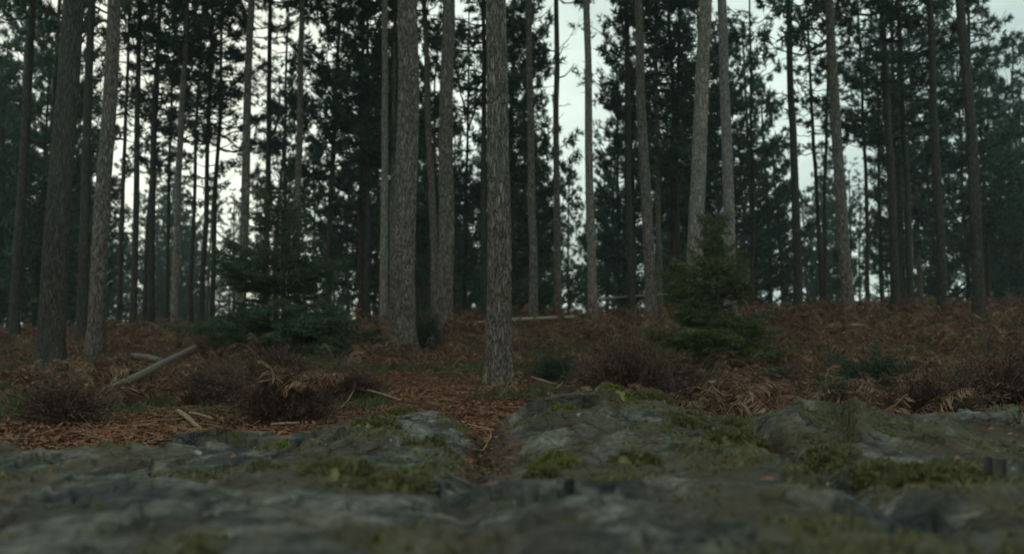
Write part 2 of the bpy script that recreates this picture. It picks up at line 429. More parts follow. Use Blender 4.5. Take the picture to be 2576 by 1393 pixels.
CUSH = []   # filled below: x, y, radius
for (px, Y, r) in [(1425, 3.35, .085), (1385, 2.25, .075), (1415, 2.18, .06), (945, 3.3, .12), (1040, 2.75, .055), (1095, 2.6, .06), (1640, 2.9, .14),
                   (1710, 2.95, .11), (1850, 2.75, .15), (1550, 3.7, .09), (1640, 3.75, .12), (1590, 2.15, .10), (1010, 3.6, .10),
                   (860, 1.9, .12), (2050, 2.5, .14), (2150, 2.15, .13), (1360, 2.05, .05), (2030, 3.4, .10), (1880, 2.9, .09), (700, 2.2, .10),
                   (1000, 1.75, .08), (2330, 1.9, .14), (610, 2.95, .10), (690, 3.0, .095)]:
    CUSH.append(((px - 1288) / F * Y, Y, r * (.66 if r > .09 else .8)))
def moss_mask(x, y):
    n = fbm(x * 3.1, y * 3.1, 12.0, 5, gain=.6); bias = .12 * sstep(.2, .9, x) + .05 * sstep(2.6, 3.6, y) - .07 * sstep(1.6, .8, y)
    m = sstep(.13, .24, n + bias) * (.55 + .45 * sstep(-.1, .2, fbm(x * 14, y * 14, 2.0, 3)))
    for cx, cy, r in CUSH:
        dd = np.hypot(x - cx, (y - cy) * .8) / r + .3 * fbm(x * 12, y * 12, 3.0, 2)
        m = np.maximum(m, 1 - sstep(.7, 1.25, dd))
    return m * .9
def dirt_mask(x, y):
    d1, d2 = crack_lines(x, y)
    m = (1 - sstep(.03, .11, d1 + .05 * fbm(x * 9, y * 9, 1.0, 3))) * sstep(1.9, 2.7, y)
    return np.clip(m + .5 * sstep(.25, .45, fbm(x * 4.4, y * 4.4, 33.0, 4)) * sstep(2.0, 3.0, y), 0, 1)
def make_rocks():
    th = np.sort(np.concatenate([np.linspace(-1.25, -.55, 110), np.linspace(-.545, .545, 640), np.linspace(.55, 1.25, 110)]))
    rr = np.concatenate([np.geomspace(.28, 2.0, 110), np.linspace(2.01, 5.0, 260)])
    T, Q = np.meshgrid(th, rr)
    y = Q * np.cos(T * .999) ** .0; y = Q; x = np.tan(T) * Q
    x = np.where(np.abs(T) > 1.2, x, x)
    s1 = side(GULLY, x, y); s2 = side(CRACK, x, y)
    which = np.where(s1 < 0, 0, np.where(s2 < 0, 1, 2))
    h = rock_h(x, y)
    nr, nc = x.shape
    P = np.stack([x, y, h], -1)
    mo = moss_mask(x, y); di = dirt_mask(x, y)
    names = ['low grey rock slab left of the litter-filled gully, lime green moss along its back edge',
             'highest peaked grey rock in the foreground centre, mossy shoulder and yellowish tip',
             'broad mossy rock at the right beyond the narrow dark crack']
    i = (np.arange(nr - 1)[:, None] * nc + np.arange(nc - 1)[None])
    quads = np.stack([i, i + 1, i + nc + 1, i + nc], -1).reshape(-1, 4)
    low = (h.ravel()[quads].max(1) > -.85)
    wq = which[:-1, :-1].ravel()
    for k in range(3):
        q = quads[(wq == k) & low]
        used, inv = np.unique(q, return_inverse=True)
        q2 = inv.reshape(-1, 4); V = P.reshape(-1, 3)[used]
        # side walls down to the soil
        e = np.concatenate([q2[:, [0, 1]], q2[:, [1, 2]], q2[:, [2, 3]], q2[:, [3, 0]]])
        key = np.sort(e, 1); ku, first, cnt = np.unique(key, axis=0, return_index=True, return_counts=True)
        be = e[first[cnt == 1]]; bv = np.unique(be); m_ = {int(v): len(V) + n for n, v in enumerate(bv)}
        low_v = V[bv].copy(); low_v[:, 2] = np.minimum(low_v[:, 2] - .05, -.95)
        wall = np.array([[a_, m_[int(a_)], m_[int(b_)], b_] for a_, b_ in be])
        V2 = np.concatenate([V, low_v]); Fq = np.concatenate([q2, wall])
        me = mesh_np('rock', V2, Fq, M_rock, True)
        attr(me, 'moss', np.concatenate([mo.ravel()[used], np.zeros(len(bv))]))
        attr(me, 'dirt', np.concatenate([di.ravel()[used], np.ones(len(bv))]))
        props(obj('rock', me), names[k], 'rock')
make_rocks()

# moss on the rocks: cushions (things) and a thin carpet (stuff)
def moss_tufts(pos, nrm, L, w, n, mat_name, mat):
    k = len(pos) * n
    p = np.repeat(pos, n, 0) + rng.normal(size=(k, 3)) * [.004, .004, .0015]
    d = np.repeat(nrm, n, 0) + rng.normal(size=(k, 3)) * .55
    V, Fc = blades(p, d, rng.uniform(.6, 1.3, k) * L, rng.uniform(.7, 1.3, k) * w)
    return V, Fc
CLAB = ['bright green moss cushion on the face of the peaked rock', 'rounded yellow green moss clump low on the centre rock beside a smaller one',
        'smaller yellow green moss clump touching the clump low on the centre rock', 'olive moss pad hanging over the front of the left rock hump',
        'small moss tuft left of the litter-filled gully, the farther of two', 'small dark moss tuft left of the litter-filled gully, the nearer of two',
        'large moss pad on the mossy shoulder of the centre rock', 'moss pad at the right of the centre rock beside the pale stone edge',
        'thick olive moss mat spilling toward the dark crack', 'yellowish moss cap on the tip of the peaked rock',
        'flat moss patch on the crest right of the rock peak', 'brownish moss pad in front of the shoulder of the centre rock',
        'pale olive moss cap on top of the left rock hump', 'blurred moss patch on the near part of the left slab',
        'moss patch on the near side of the right rock', 'blurred olive moss patch lower on the right rock',
        'tiny moss tuft below the two yellow green clumps', 'moss cap on the crest of the right rock', 'moss tuft on the lip of the dark crack',
        'dull moss patch in the middle of the left slab', 'small blurred moss patch near the foot of the gully', 'blurred dark moss patch at the far right of the near rock',
        'lime green moss strip on the back edge of the left slab, left piece', 'lime green moss strip on the back edge of the left slab, right piece']
for n, ((cx, cy, r), lab) in enumerate(zip(CUSH, CLAB)):
    k = int(260 * (r / .08) ** 1.6)
    ang = rng.uniform(0, 6.28, k); rad = r * np.sqrt(rng.uniform(0, 1, k))
    ex, ey = rad * np.cos(ang), rad * np.sin(ang) * 1.1
    wob = 1 + .35 * fbm(ex * 20 + n, ey * 20, 2.0, 2)
    ex, ey = ex * wob, ey * wob
    hgt = .14 if n >= 22 else .32
    dome = np.sqrt(np.clip(1 - (rad / r) ** 2, 0, 1)) * r * hgt
    xx, yy = cx + ex, cy + ey
    z = rock_h(xx, yy) + dome * (1 + .5 * fbm(xx * 25, yy * 25, 1.0, 2))
    root = (cx, cy, float(rock_h(cx, cy)))
    pos = np.stack([xx, yy, z], -1) - root
    nrm = np.stack([ex / r * .8, ey / r * .8, np.ones(k)], -1)
    V, Fc = moss_tufts(pos, nrm, .013, .006, 9, 'm', None)
    s = Soup(); s.add(V, Fc)
    # solid cushion body under the tips
    a = np.linspace(0, 2 * np.pi, 25)[:-1]; q = np.array([1.02, .8, .5, .2])
    rx = (q[:, None] * r) * np.cos(a)[None] ; ry = (q[:, None] * r) * np.sin(a)[None] * 1.1
    w2 = 1 + .35 * fbm(rx * 20 + n, ry * 20, 2.0, 2); rx, ry = rx * w2, ry * w2
    rz = rock_h(cx + rx, cy + ry) - root[2] + np.sqrt(np.clip(1 - q[:, None] ** 2, 0, 1)) * r * (hgt - .02) - np.where(q[:, None] > 1, .01, 0)
    Vb = np.concatenate([np.stack([rx, ry, rz], -1).reshape(-1, 3), [[0, 0, r * hgt]]])
    fb = [[i * 24 + j, i * 24 + (j + 1) % 24, (i + 1) * 24 + (j + 1) % 24, (i + 1) * 24 + j] for i in range(3) for j in range(24)]
    fb = [[p_[0], p_[1], p_[2]] for p_ in fb] + [[p_[0], p_[2], p_[3]] for p_ in fb] + [[72 + j, 72 + (j + 1) % 24, 96] for j in range(24)]
    s.add(Vb, fb)
    bright = n in (0, 1, 2, 9, 22, 23)
    o = obj('moss_cushion', s.mesh('moss_cushion', M_moss if bright else M_moss_dk), None, root)
    props(o, lab, 'moss')
k = 60000
yy = rng.uniform(.8, 4.4, k); xx = yy * rng.uniform(-.75, .75, k)
keep = rng.uniform(0, 1, k) < moss_mask(xx, yy) * (.3 + .7 * sstep(1.0, 2.5, yy)); xx, yy = xx[keep], yy[keep]
pos = np.stack([xx, yy, rock_h(xx, yy)], -1)
keep = pos[:, 2] > ground(xx, yy) - .02; pos = pos[keep]
V, Fc = moss_tufts(pos, np.tile([0, 0, 1.0], (len(pos), 1)), .011, .006, 4, 'c', None)
o = obj('moss_carpet', mesh_np('moss_carpet', V, Fc, M_moss_dk)); props(o, 'thin olive moss spread over the rock tops', 'moss', None, 'stuff')

# ---------------------------------------------------------------- pine crowns (shared meshes)
def pine_crown(seed, H, Rm, shape, n_whorl, per, tuft_blades=9, tl=.15, tw=.024, dens=1.0, mat=M_needle, droop=0.0):
    """crown from z=0 to z=H around the trunk axis"""
    r = np.random.default_rng(seed); s = Soup(); Tp = []; Td = []; br = Soup()
    for i in range(n_whorl):
        tt = (i + r.uniform(-.4, .4)) / n_whorl; tt = min(max(tt, 0), .98)
        z0 = tt * H; L0 = Rm * shape(tt)
        for j in range(r.integers(per[0], per[1] + 1)):
            if r.uniform() < .12: continue
            az = r.uniform(0, 2 * np.pi); L = L0 * r.uniform(.55, 1.2)
            el = r.uniform(-.05, .45) + .7 * tt - droop
            m = 6; tpar = np.linspace(0, 1, m)
            hx = L * tpar; hz = L * (math.tan(el) * tpar * .6 - .16 * np.sin(tpar * 3.0) + .20 * tpar ** 2)
            wv = r.normal(size=(m, 2)) * .05 * L; wv[0] = 0
            dx, dy = math.cos(az), math.sin(az)
            P = np.stack([hx * dx - wv[:, 0] * dy, hx * dy + wv[:, 0] * dx, z0 + hz + wv[:, 1] * .6], -1)
            V, Fc = tube(P, np.linspace(.012 + .010 * L, .006, m), 4, cap=False); br.add(V, Fc)
            ns = max(3, int(L * 4.2 * dens))
            for q in range(ns):
                f = r.uniform(.28, 1.0); p0 = np.array([np.interp(f, tpar, P[:, k_]) for k_ in range(3)])
                l2 = L * r.uniform(.12, .34) * (1.25 - .55 * f) + .12
                a2 = az + r.choice([-1, 1]) * r.uniform(.3, 1.2); e2 = r.uniform(-.1, .65)
                d2 = np.array([math.cos(a2) * math.cos(e2), math.sin(a2) * math.cos(e2), math.sin(e2)])
                p1 = p0 + d2 * l2
                V, Fc = tube([p0, (p0 + p1) / 2 + [0, 0, .02], p1], [.008, .006, .004], 3, cap=False); br.add(V, Fc)
                nt_ = r.integers(3, 7)
                for g in range(nt_):
                    ff = .35 + .65 * (g + 1) / nt_
                    Tp.append(p0 + d2 * l2 * ff + r.normal(size=3) * .05); Td.append(d2 + [0, 0, .5])
    Tp = np.array(Tp); Td = np.array(Td); k = len(Tp) * tuft_blades
    dd = np.repeat(Td, tuft_blades, 0) * .55 + r.normal(size=(k, 3)) * .75
    V, Fc = blades(np.repeat(Tp, tuft_blades, 0), dd, r.uniform(.7, 1.25, k) * tl, r.uniform(.7, 1.3, k) * tw, r.uniform(0, 6.28, k))
    s.add(V, Fc)
    return s.mesh('pine_needles', mat), br.mesh('crown_branches', M_bark_dark)
rounded = lambda t_: (math.sin(math.pi * (t_ * .8 + .16)) ** .8) 
conic = lambda t_: (1 - t_) ** .75 * .92 + .12
sparse_low = lambda t_: (.55 + .6 * t_) * (1 - t_) ** .45 + .1
CR = {'high': [pine_crown(s_, 7.5, 2.4, rounded, 16, (3, 5), 10, .19, .040, .95) for s_ in (1, 2, 3)],
      'mid': [pine_crown(10 + s_, 8.0, 2.1, conic, 23, (3, 5), 10, .18, .036, 1.05, M_needle if s_ % 2 else M_needle_b) for s_ in range(5)],
      'thin': [pine_crown(30 + s_, 9.0, 1.7, sparse_low, 20, (2, 4), 9, .16, .032, .9, M_needle_b if s_ % 2 else M_needle) for s_ in range(4)]}

def trunk_mesh(path, rad0, H, sides, seg, mat, relief=0.0, flare=.35, seed=0, taper=.72):
    """path(z)->(x,y) offset; radius tapers, swells at the root; relief = real bark furrows"""
    z = np.concatenate([np.linspace(-.25, .8, max(4, seg // 4)), np.linspace(.8, H, seg)[1:]]) if not relief else \
        np.concatenate([np.arange(-.25, 6.0, .028), np.linspace(6.05, H, 30)])
    rad = rad0 * (1 - taper * np.clip(z, 0, H) / H)
    rad = rad * (1 + flare * np.exp(-np.clip(z + .05, 0, 9) / .28) + .35 * np.exp(-np.clip(z + .1, 0, 9) / .10))
    th = np.linspace(0, 2 * np.pi, sides, endpoint=False)
    T, Z = np.meshgrid(th, z)
    px_, py_ = path(z)
    Rr = rad[:, None] * (1 + .06 * fbm(np.cos(T) * 1.5, np.sin(T) * 1.5, Z * .5 + seed, 2)
                         + .16 * np.exp(-np.clip(Z, 0, 9) / .22) * np.sin(T * 5 + seed) )
    if relief:
        cx, cy = np.cos(T) * rad0, np.sin(T) * rad0
        ns = fbm(cx * 24, cy * 24, Z * 4.0 + seed, 3); fur = 1 - np.abs(ns) * 3.6
        fur = np.clip(fur, -1, 1)
        Rr = Rr - relief * sstep(.35, 1.0, fur) + relief * .5 * fbm(cx * 60, cy * 60, Z * 30, 2)
    V = np.stack([px_[:, None] + Rr * np.cos(T), py_[:, None] + Rr * np.sin(T), Z], -1).reshape(-1, 3)
    m, n = Z.shape; i = np.arange(m - 1)[:, None] * n; j = np.arange(n)[None]; j2 = (j + 1) % n
    Fq = np.stack([i + j, i + j2, i + n + j2, i + n + j], -1).reshape(-1, 4)
    return mesh_np('trunk', V, Fq, mat, True)

TG = 'tall pines standing on the slope'
def stubs(root, path, rad0, H, n, zmin, zmax, Lr, seed, name='dead_branch', taper=.72):
    r = np.random.default_rng(seed)
    for _ in range(n):
        s = Soup()
        z0 = r.uniform(zmin, zmax); az = r.uniform(0, 6.28); L = r.uniform(*Lr)
        x0, y0 = (float(q[0]) for q in path(np.array([z0]))); rr = rad0 * (1 - taper * z0 / H)
        el = r.uniform(-.3, .5); d = np.array([math.cos(az) * math.cos(el), math.sin(az) * math.cos(el), math.sin(el)])
        P = [np.array([x0, y0, z0]) + d * (rr * .8 + L * q) + [0, 0, r.uniform(-.12, .12) * L * q] for q in np.linspace(0, 1, 5)]
        w = min(.02, .006 + L * .012)
        V, Fc = tube(P, np.linspace(w, w * .3, 5), 4); s.add(V, Fc)
        if L > .5:
            for q in range(int(L * 5)):
                f = r.uniform(.3, 1) * 4; i_ = min(3, int(f)); p0 = P[i_] + (P[i_ + 1] - P[i_]) * (f - i_); d2 = d + r.normal(size=3) * .6; d2 /= np.linalg.norm(d2)
                V, Fc = tube([p0, p0 + d2 * L * .15, p0 + d2 * L * .3 + [0, 0, .03]], [.005, .004, .002], 3, cap=False); s.add(V, Fc)
        obj(name, s.mesh(name, M_branch), root)
def pine(px, Y, pts, wpx, label, mat=M_bark, crown='high', H=17.0, relief=0.0, sides=12, ci=0, nst=10, flare=.35, stub=(.04, .35), crown_z=None, cs=1.0, cat='pine tree', name='pine_tree', group=TG, dense_dead=0):
    """px = base column; pts = [(px, py), ...] further points up the stem; wpx = width at mid frame"""
    bx = (px - 1288) / F * Y / math.cos(PITCH) * .995
    z0 = gz(bx, Y) - .02
    zs, xs = [0.0], [0.0]
    for (qx, qy) in pts:
        w_ = at(qx, qy, Y); zs.append(w_[2] - z0); xs.append(w_[0] - bx)
    sl = (xs[-1] - xs[-2]) / (zs[-1] - zs[-2]) if len(zs) > 1 else 0
    if zs[-1] < H:
        zs.append(H); xs.append(xs[-1] + sl * .5 * (H - zs[-2]))
    zs, xs = np.array(zs), np.array(xs)
    dense = np.linspace(-.3, H, 200); xi = np.interp(dense, zs, xs)
    kk = np.hanning(41); kk /= kk.sum(); xp = np.pad(xi, 20, mode='edge'); xi = np.convolve(xp, kk, 'valid'); xi -= np.interp(0, dense, xi)
    sd_ = int(px * 7 + Y * 13) % 997
    wob = .02 + .0015 * Y
    def path(z):
        return np.interp(z, dense, xi) + wob * (fbm(z * .35, sd_ * 1.7, 0, 2) - fbm(0, sd_ * 1.7, 0, 2)), wob * 2 * fbm(z * .3, sd_ * .37, 4., 2)
    rad = wpx / F * Y / 2 / .86
    root = empty(name, (bx, Y, z0), label, cat, group)
    obj('trunk', trunk_mesh(path, rad, H, sides, 16, mat, relief, flare, sd_), root)
    if nst: stubs(root, path, rad, H, nst, 1.0, min(H * .6, 8), stub, sd_ + 1)
    if dense_dead: stubs(root, path, rad, H, dense_dead, 1.5, H * .6, (.5, 1.5), sd_ + 9)
    if crown:
        nm, bm = CR[crown][ci % len(CR[crown])]
        cz = crown_z if crown_z is not None else (6.2 + (px % 7) * .3 if px < 600 or px > 1950 else H - 7.5 * cs)
        top = path(np.array([cz + (H - cz) * .4]))
        cr = obj('crown', nm, root, (float(top[0][0]), float(top[1][0]), cz)); k_ = obj('crown_branches', bm, cr)
        cr.rotation_euler = (0, 0, (sd_ * .61) % 6.28)
        zspan = {'high': 7.5, 'mid': 8.0, 'thin': 9.0}[crown]
        cr.scale = (cs, cs, (H - cz) / zspan)
    return root, path

# the trunks one can tell apart, left to right: base column, depth, stem points, width, label ...
B, L_, D_, RD = M_bark, M_bark_light, M_bark_dark, M_bark_red
T = [
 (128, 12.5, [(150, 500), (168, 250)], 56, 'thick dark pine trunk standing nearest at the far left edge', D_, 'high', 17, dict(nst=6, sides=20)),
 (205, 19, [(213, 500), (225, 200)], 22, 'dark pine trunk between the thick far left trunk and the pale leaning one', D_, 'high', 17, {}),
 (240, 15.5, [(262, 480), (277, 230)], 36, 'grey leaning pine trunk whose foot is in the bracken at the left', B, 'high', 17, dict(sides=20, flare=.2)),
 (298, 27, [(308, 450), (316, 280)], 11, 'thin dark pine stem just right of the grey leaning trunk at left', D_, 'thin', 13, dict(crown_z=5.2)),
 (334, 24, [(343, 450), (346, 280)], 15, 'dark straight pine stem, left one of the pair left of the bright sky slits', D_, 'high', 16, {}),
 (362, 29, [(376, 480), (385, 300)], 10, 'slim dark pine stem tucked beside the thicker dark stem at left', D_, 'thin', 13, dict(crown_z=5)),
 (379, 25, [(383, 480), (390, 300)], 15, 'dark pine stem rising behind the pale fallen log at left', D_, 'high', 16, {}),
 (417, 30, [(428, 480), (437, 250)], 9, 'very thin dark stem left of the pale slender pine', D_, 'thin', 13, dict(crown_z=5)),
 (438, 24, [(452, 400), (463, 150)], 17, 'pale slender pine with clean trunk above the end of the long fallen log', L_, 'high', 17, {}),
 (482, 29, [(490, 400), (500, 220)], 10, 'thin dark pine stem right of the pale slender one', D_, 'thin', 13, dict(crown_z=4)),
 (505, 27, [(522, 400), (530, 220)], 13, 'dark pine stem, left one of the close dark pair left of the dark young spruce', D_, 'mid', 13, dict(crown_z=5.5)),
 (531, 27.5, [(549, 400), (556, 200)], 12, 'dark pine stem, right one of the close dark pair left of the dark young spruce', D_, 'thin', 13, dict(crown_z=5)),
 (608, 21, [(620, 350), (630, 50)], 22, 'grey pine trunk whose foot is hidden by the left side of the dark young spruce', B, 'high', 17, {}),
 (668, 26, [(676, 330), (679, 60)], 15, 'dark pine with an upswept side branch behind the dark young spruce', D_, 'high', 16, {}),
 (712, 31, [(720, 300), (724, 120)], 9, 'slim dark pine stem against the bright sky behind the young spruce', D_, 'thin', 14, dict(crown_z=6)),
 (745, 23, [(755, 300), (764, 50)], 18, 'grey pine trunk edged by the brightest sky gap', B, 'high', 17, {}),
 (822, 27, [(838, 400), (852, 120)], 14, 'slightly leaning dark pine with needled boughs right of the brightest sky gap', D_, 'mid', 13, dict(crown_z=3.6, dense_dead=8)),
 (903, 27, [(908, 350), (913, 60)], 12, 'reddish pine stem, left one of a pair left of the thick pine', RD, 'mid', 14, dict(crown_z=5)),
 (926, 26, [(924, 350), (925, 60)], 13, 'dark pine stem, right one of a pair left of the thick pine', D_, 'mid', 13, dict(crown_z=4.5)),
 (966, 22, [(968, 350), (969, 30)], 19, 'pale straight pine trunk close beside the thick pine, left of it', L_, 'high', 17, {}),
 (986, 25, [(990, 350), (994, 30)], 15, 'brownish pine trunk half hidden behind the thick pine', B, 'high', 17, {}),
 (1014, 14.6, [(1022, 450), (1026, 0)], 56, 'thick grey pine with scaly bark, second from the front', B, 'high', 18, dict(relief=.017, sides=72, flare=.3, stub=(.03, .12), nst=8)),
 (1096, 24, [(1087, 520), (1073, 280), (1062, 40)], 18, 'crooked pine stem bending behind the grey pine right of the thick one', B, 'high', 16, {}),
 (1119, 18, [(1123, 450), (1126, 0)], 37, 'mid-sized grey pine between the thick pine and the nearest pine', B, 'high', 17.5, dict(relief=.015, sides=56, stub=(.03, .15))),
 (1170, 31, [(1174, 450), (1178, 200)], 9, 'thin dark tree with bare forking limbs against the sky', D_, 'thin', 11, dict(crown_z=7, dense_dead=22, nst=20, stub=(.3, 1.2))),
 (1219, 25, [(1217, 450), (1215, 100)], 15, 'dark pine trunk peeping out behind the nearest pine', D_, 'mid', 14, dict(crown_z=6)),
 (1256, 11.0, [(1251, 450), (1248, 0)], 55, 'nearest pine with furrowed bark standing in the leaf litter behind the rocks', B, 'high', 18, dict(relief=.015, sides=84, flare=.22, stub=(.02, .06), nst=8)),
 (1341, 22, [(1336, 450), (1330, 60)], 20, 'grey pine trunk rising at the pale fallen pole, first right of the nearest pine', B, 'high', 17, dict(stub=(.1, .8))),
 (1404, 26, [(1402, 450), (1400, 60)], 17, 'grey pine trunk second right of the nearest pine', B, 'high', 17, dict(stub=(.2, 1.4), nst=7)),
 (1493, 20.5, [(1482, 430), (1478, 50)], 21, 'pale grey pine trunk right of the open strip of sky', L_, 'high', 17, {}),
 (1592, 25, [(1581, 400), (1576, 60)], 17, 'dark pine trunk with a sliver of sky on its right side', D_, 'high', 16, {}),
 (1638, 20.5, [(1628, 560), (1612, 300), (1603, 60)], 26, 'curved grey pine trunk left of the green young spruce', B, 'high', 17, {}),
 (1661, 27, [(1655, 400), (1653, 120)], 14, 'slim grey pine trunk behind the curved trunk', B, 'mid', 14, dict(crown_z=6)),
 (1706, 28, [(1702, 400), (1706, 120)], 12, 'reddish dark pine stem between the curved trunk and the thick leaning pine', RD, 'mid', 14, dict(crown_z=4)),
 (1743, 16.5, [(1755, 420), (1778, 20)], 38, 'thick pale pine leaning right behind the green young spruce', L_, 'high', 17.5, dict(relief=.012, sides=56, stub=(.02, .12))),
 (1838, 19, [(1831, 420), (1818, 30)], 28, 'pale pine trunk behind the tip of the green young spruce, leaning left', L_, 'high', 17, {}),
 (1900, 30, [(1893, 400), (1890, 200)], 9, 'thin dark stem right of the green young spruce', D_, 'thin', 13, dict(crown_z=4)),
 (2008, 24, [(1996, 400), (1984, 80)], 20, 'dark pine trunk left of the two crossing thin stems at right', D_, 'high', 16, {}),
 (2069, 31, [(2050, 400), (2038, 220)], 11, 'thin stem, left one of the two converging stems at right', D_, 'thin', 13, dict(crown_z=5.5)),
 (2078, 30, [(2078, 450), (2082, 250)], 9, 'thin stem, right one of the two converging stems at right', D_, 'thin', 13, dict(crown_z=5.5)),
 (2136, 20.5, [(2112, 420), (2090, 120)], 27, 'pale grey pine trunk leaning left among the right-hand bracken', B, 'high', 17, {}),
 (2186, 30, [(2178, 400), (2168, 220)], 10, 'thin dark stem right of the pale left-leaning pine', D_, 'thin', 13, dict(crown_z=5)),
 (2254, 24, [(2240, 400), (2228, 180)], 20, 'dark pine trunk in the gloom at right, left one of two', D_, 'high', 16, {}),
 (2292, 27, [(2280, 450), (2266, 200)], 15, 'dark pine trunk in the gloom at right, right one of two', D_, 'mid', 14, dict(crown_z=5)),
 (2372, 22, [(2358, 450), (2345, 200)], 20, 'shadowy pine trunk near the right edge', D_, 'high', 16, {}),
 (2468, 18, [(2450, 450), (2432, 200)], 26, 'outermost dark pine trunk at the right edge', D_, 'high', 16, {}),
 (40, 21, [(56, 450), (72, 200)], 22, 'outermost dark pine stem at the left edge', D_, 'high', 16, {}),
]
SPEC = {}
for n, (px, Y, pts, w, lab, mat, cr, H, kw) in enumerate(T):
    SPEC[px] = pine(px, Y, pts, w, lab, mat, cr, H, ci=n, **kw)

# side limbs that read on their own
def limb(px_key, P, r0, name='branch', label=None):
    root, path = SPEC[px_key]; o = Vector(root.location)
    Pw = [Vector(at(*q)) - o for q in P]
    V, Fc = tube([tuple(q) for q in Pw], np.linspace(r0, r0 * .35, len(Pw)), 6); s = Soup(); s.add(V, Fc)
    return obj(name, s.mesh(name, M_branch, True), root)
limb(668, [(677, 345, 26), (690, 330, 25.9), (700, 300, 25.8), (704, 240, 25.8), (703, 190, 25.8)], .05)
limb(1170, [(1176, 330, 31), (1190, 290, 30.9), (1205, 250, 30.8), (1222, 180, 30.6)], .045)
limb(1170, [(1177, 290, 31), (1160, 240, 31.1), (1150, 190, 31.2), (1145, 140, 31.2)], .04)
limb(1170, [(1176, 250, 31), (1190, 205, 31.1), (1200, 170, 31.2), (1203, 130, 31.2)], .035)
limb(1404, [(1400, 130, 26), (1385, 128, 25.9), (1370, 118, 25.8), (1352, 100, 25.8)], .025)
limb(1404, [(1405, 196, 26), (1420, 192, 25.9), (1432, 180, 25.8), (1446, 160, 25.8)], .025)
limb(1341, [(1344, 395, 22), (1356, 420, 22.1), (1370, 445, 22.2), (1384, 478, 22.3)], .03)

# ---------------------------------------------------------------- the stand beyond the crest
gaps = [(1418, 1480, .03), (765, 815, .03), (290, 332, .05), (405, 432, .1), (640, 668, .1), (2020, 2075, .1), (1180, 1210, .3), (1880, 1950, .6), (560, 590, .3), (2140, 2160, .2), (1560, 1575, .3)]
fr = random.Random(21); used = []
count = 0; tries = 0
FARG = 'pines crowded together beyond the crest'
trunk_far = [None] * 4
def straight(z): return z * 0.0, z * 0.0
for k in range(4):
    sd_ = 50 + k
    trunk_far[k] = trunk_mesh(lambda z, s_=sd_: (.18 * fbm(z * .25, s_ * 1.3, 0, 2) - .18 * fbm(0, s_ * 1.3, 0, 2), .1 * fbm(z * .25, s_ * 2.3, 0, 2)), .115, 12.0, 8, 14, [D_, B, D_, RD][k], 0, .2, sd_)
proto = {}
ZONES = [(180, 'left of the grey leaning pine'), (470, 'between the grey leaning and pale slender pines'), (745, 'behind the dark young spruce'),
         (1000, 'between dark young spruce and thick pine'), (1250, 'between the thick and the nearest pine'), (1500, 'between nearest pine and open sky strip'),
         (1740, 'between open sky strip and thick leaning pine'), (1960, 'behind the green young spruce'), (2290, 'above the right-hand bracken'), (9999, 'at the far right')]
def far_label(x, y, k, ck, cz):
    px = x / y * F + 1288
    z_ = next(z for l, z in ZONES if px < l)
    return ('nearish' if y < 42 else 'distant' if y < 62 else 'farthest') + (' bushy' if ck == 'mid' else ' sparse') + (' reddish-stemmed' if k == 3 else '') + ' pine' + \
        (' branched to the ground, ' if cz < 1.2 else ' with bare foot, ' if cz < 2.5 else ' with bare lower stem, ') + z_
def far_pine(x, y, k, ck, ci, cz, sc, rz):
    key = (k, ck, ci, round(cz, 1))
    if key not in proto:
        root = empty('pine_tree', (x, y, gz(x, y) - .05), 'slender dark pine crowded among others beyond the crest, lower stem bare', 'pine tree', FARG)
        obj('trunk', trunk_far[k], root)
        nm, bm = CR[ck][ci]; c_ = obj('crown', nm, root, (0, 0, cz)); c_.scale = (1, 1, (12.3 - cz) / {'mid': 8.0, 'thin': 9.0, 'high': 7.5}[ck])
        obj('crown_branches', bm, c_)
        proto[key] = root
    else:
        src = proto[key]; root = src.copy(); C.objects.link(root); root.location = (x, y, gz(x, y) - .05)
        for ch in src.children:
            c_ = ch.copy(); C.objects.link(c_); c_.parent = root
            for g in ch.children:
                d_ = g.copy(); C.objects.link(d_); d_.parent = c_
    root['label'] = far_label(x, y, k, ck, cz)
    root.rotation_euler = (fr.gauss(0, .015), fr.gauss(0, .02), rz); root.scale = (sc, sc, sc * fr.uniform(.9, 1.1))
while count < 235 and tries < 9000:
    tries += 1
    y = 29 + 62 * fr.random() ** 1.25
    px = fr.uniform(-260, 2840); x = (px - 1288) / F * y
    pr = 1.0
    for a_, b_, p_ in gaps:
        hw = 1.2 / y * F
        if a_ - hw * .8 < px < b_ + hw * .8: pr = min(pr, p_ if y < 58 else 1.0)
    if fr.random() > pr: continue
    if any((x - q[0]) ** 2 + (y - q[1]) ** 2 < 1.6 ** 2 for q in used): continue
    used.append((x, y)); count += 1
    u = fr.random()
    if u < .6: ck, ci, cz = 'mid', fr.randrange(5), fr.choice([.9, 1.8, 3.0])
    else: ck, ci, cz = 'thin', fr.randrange(4), fr.choice([.8, 2.0, 3.4])
    far_pine(x, y, fr.randrange(4), ck, ci, cz, fr.uniform(.8, 1.2), fr.uniform(0, 6.28))

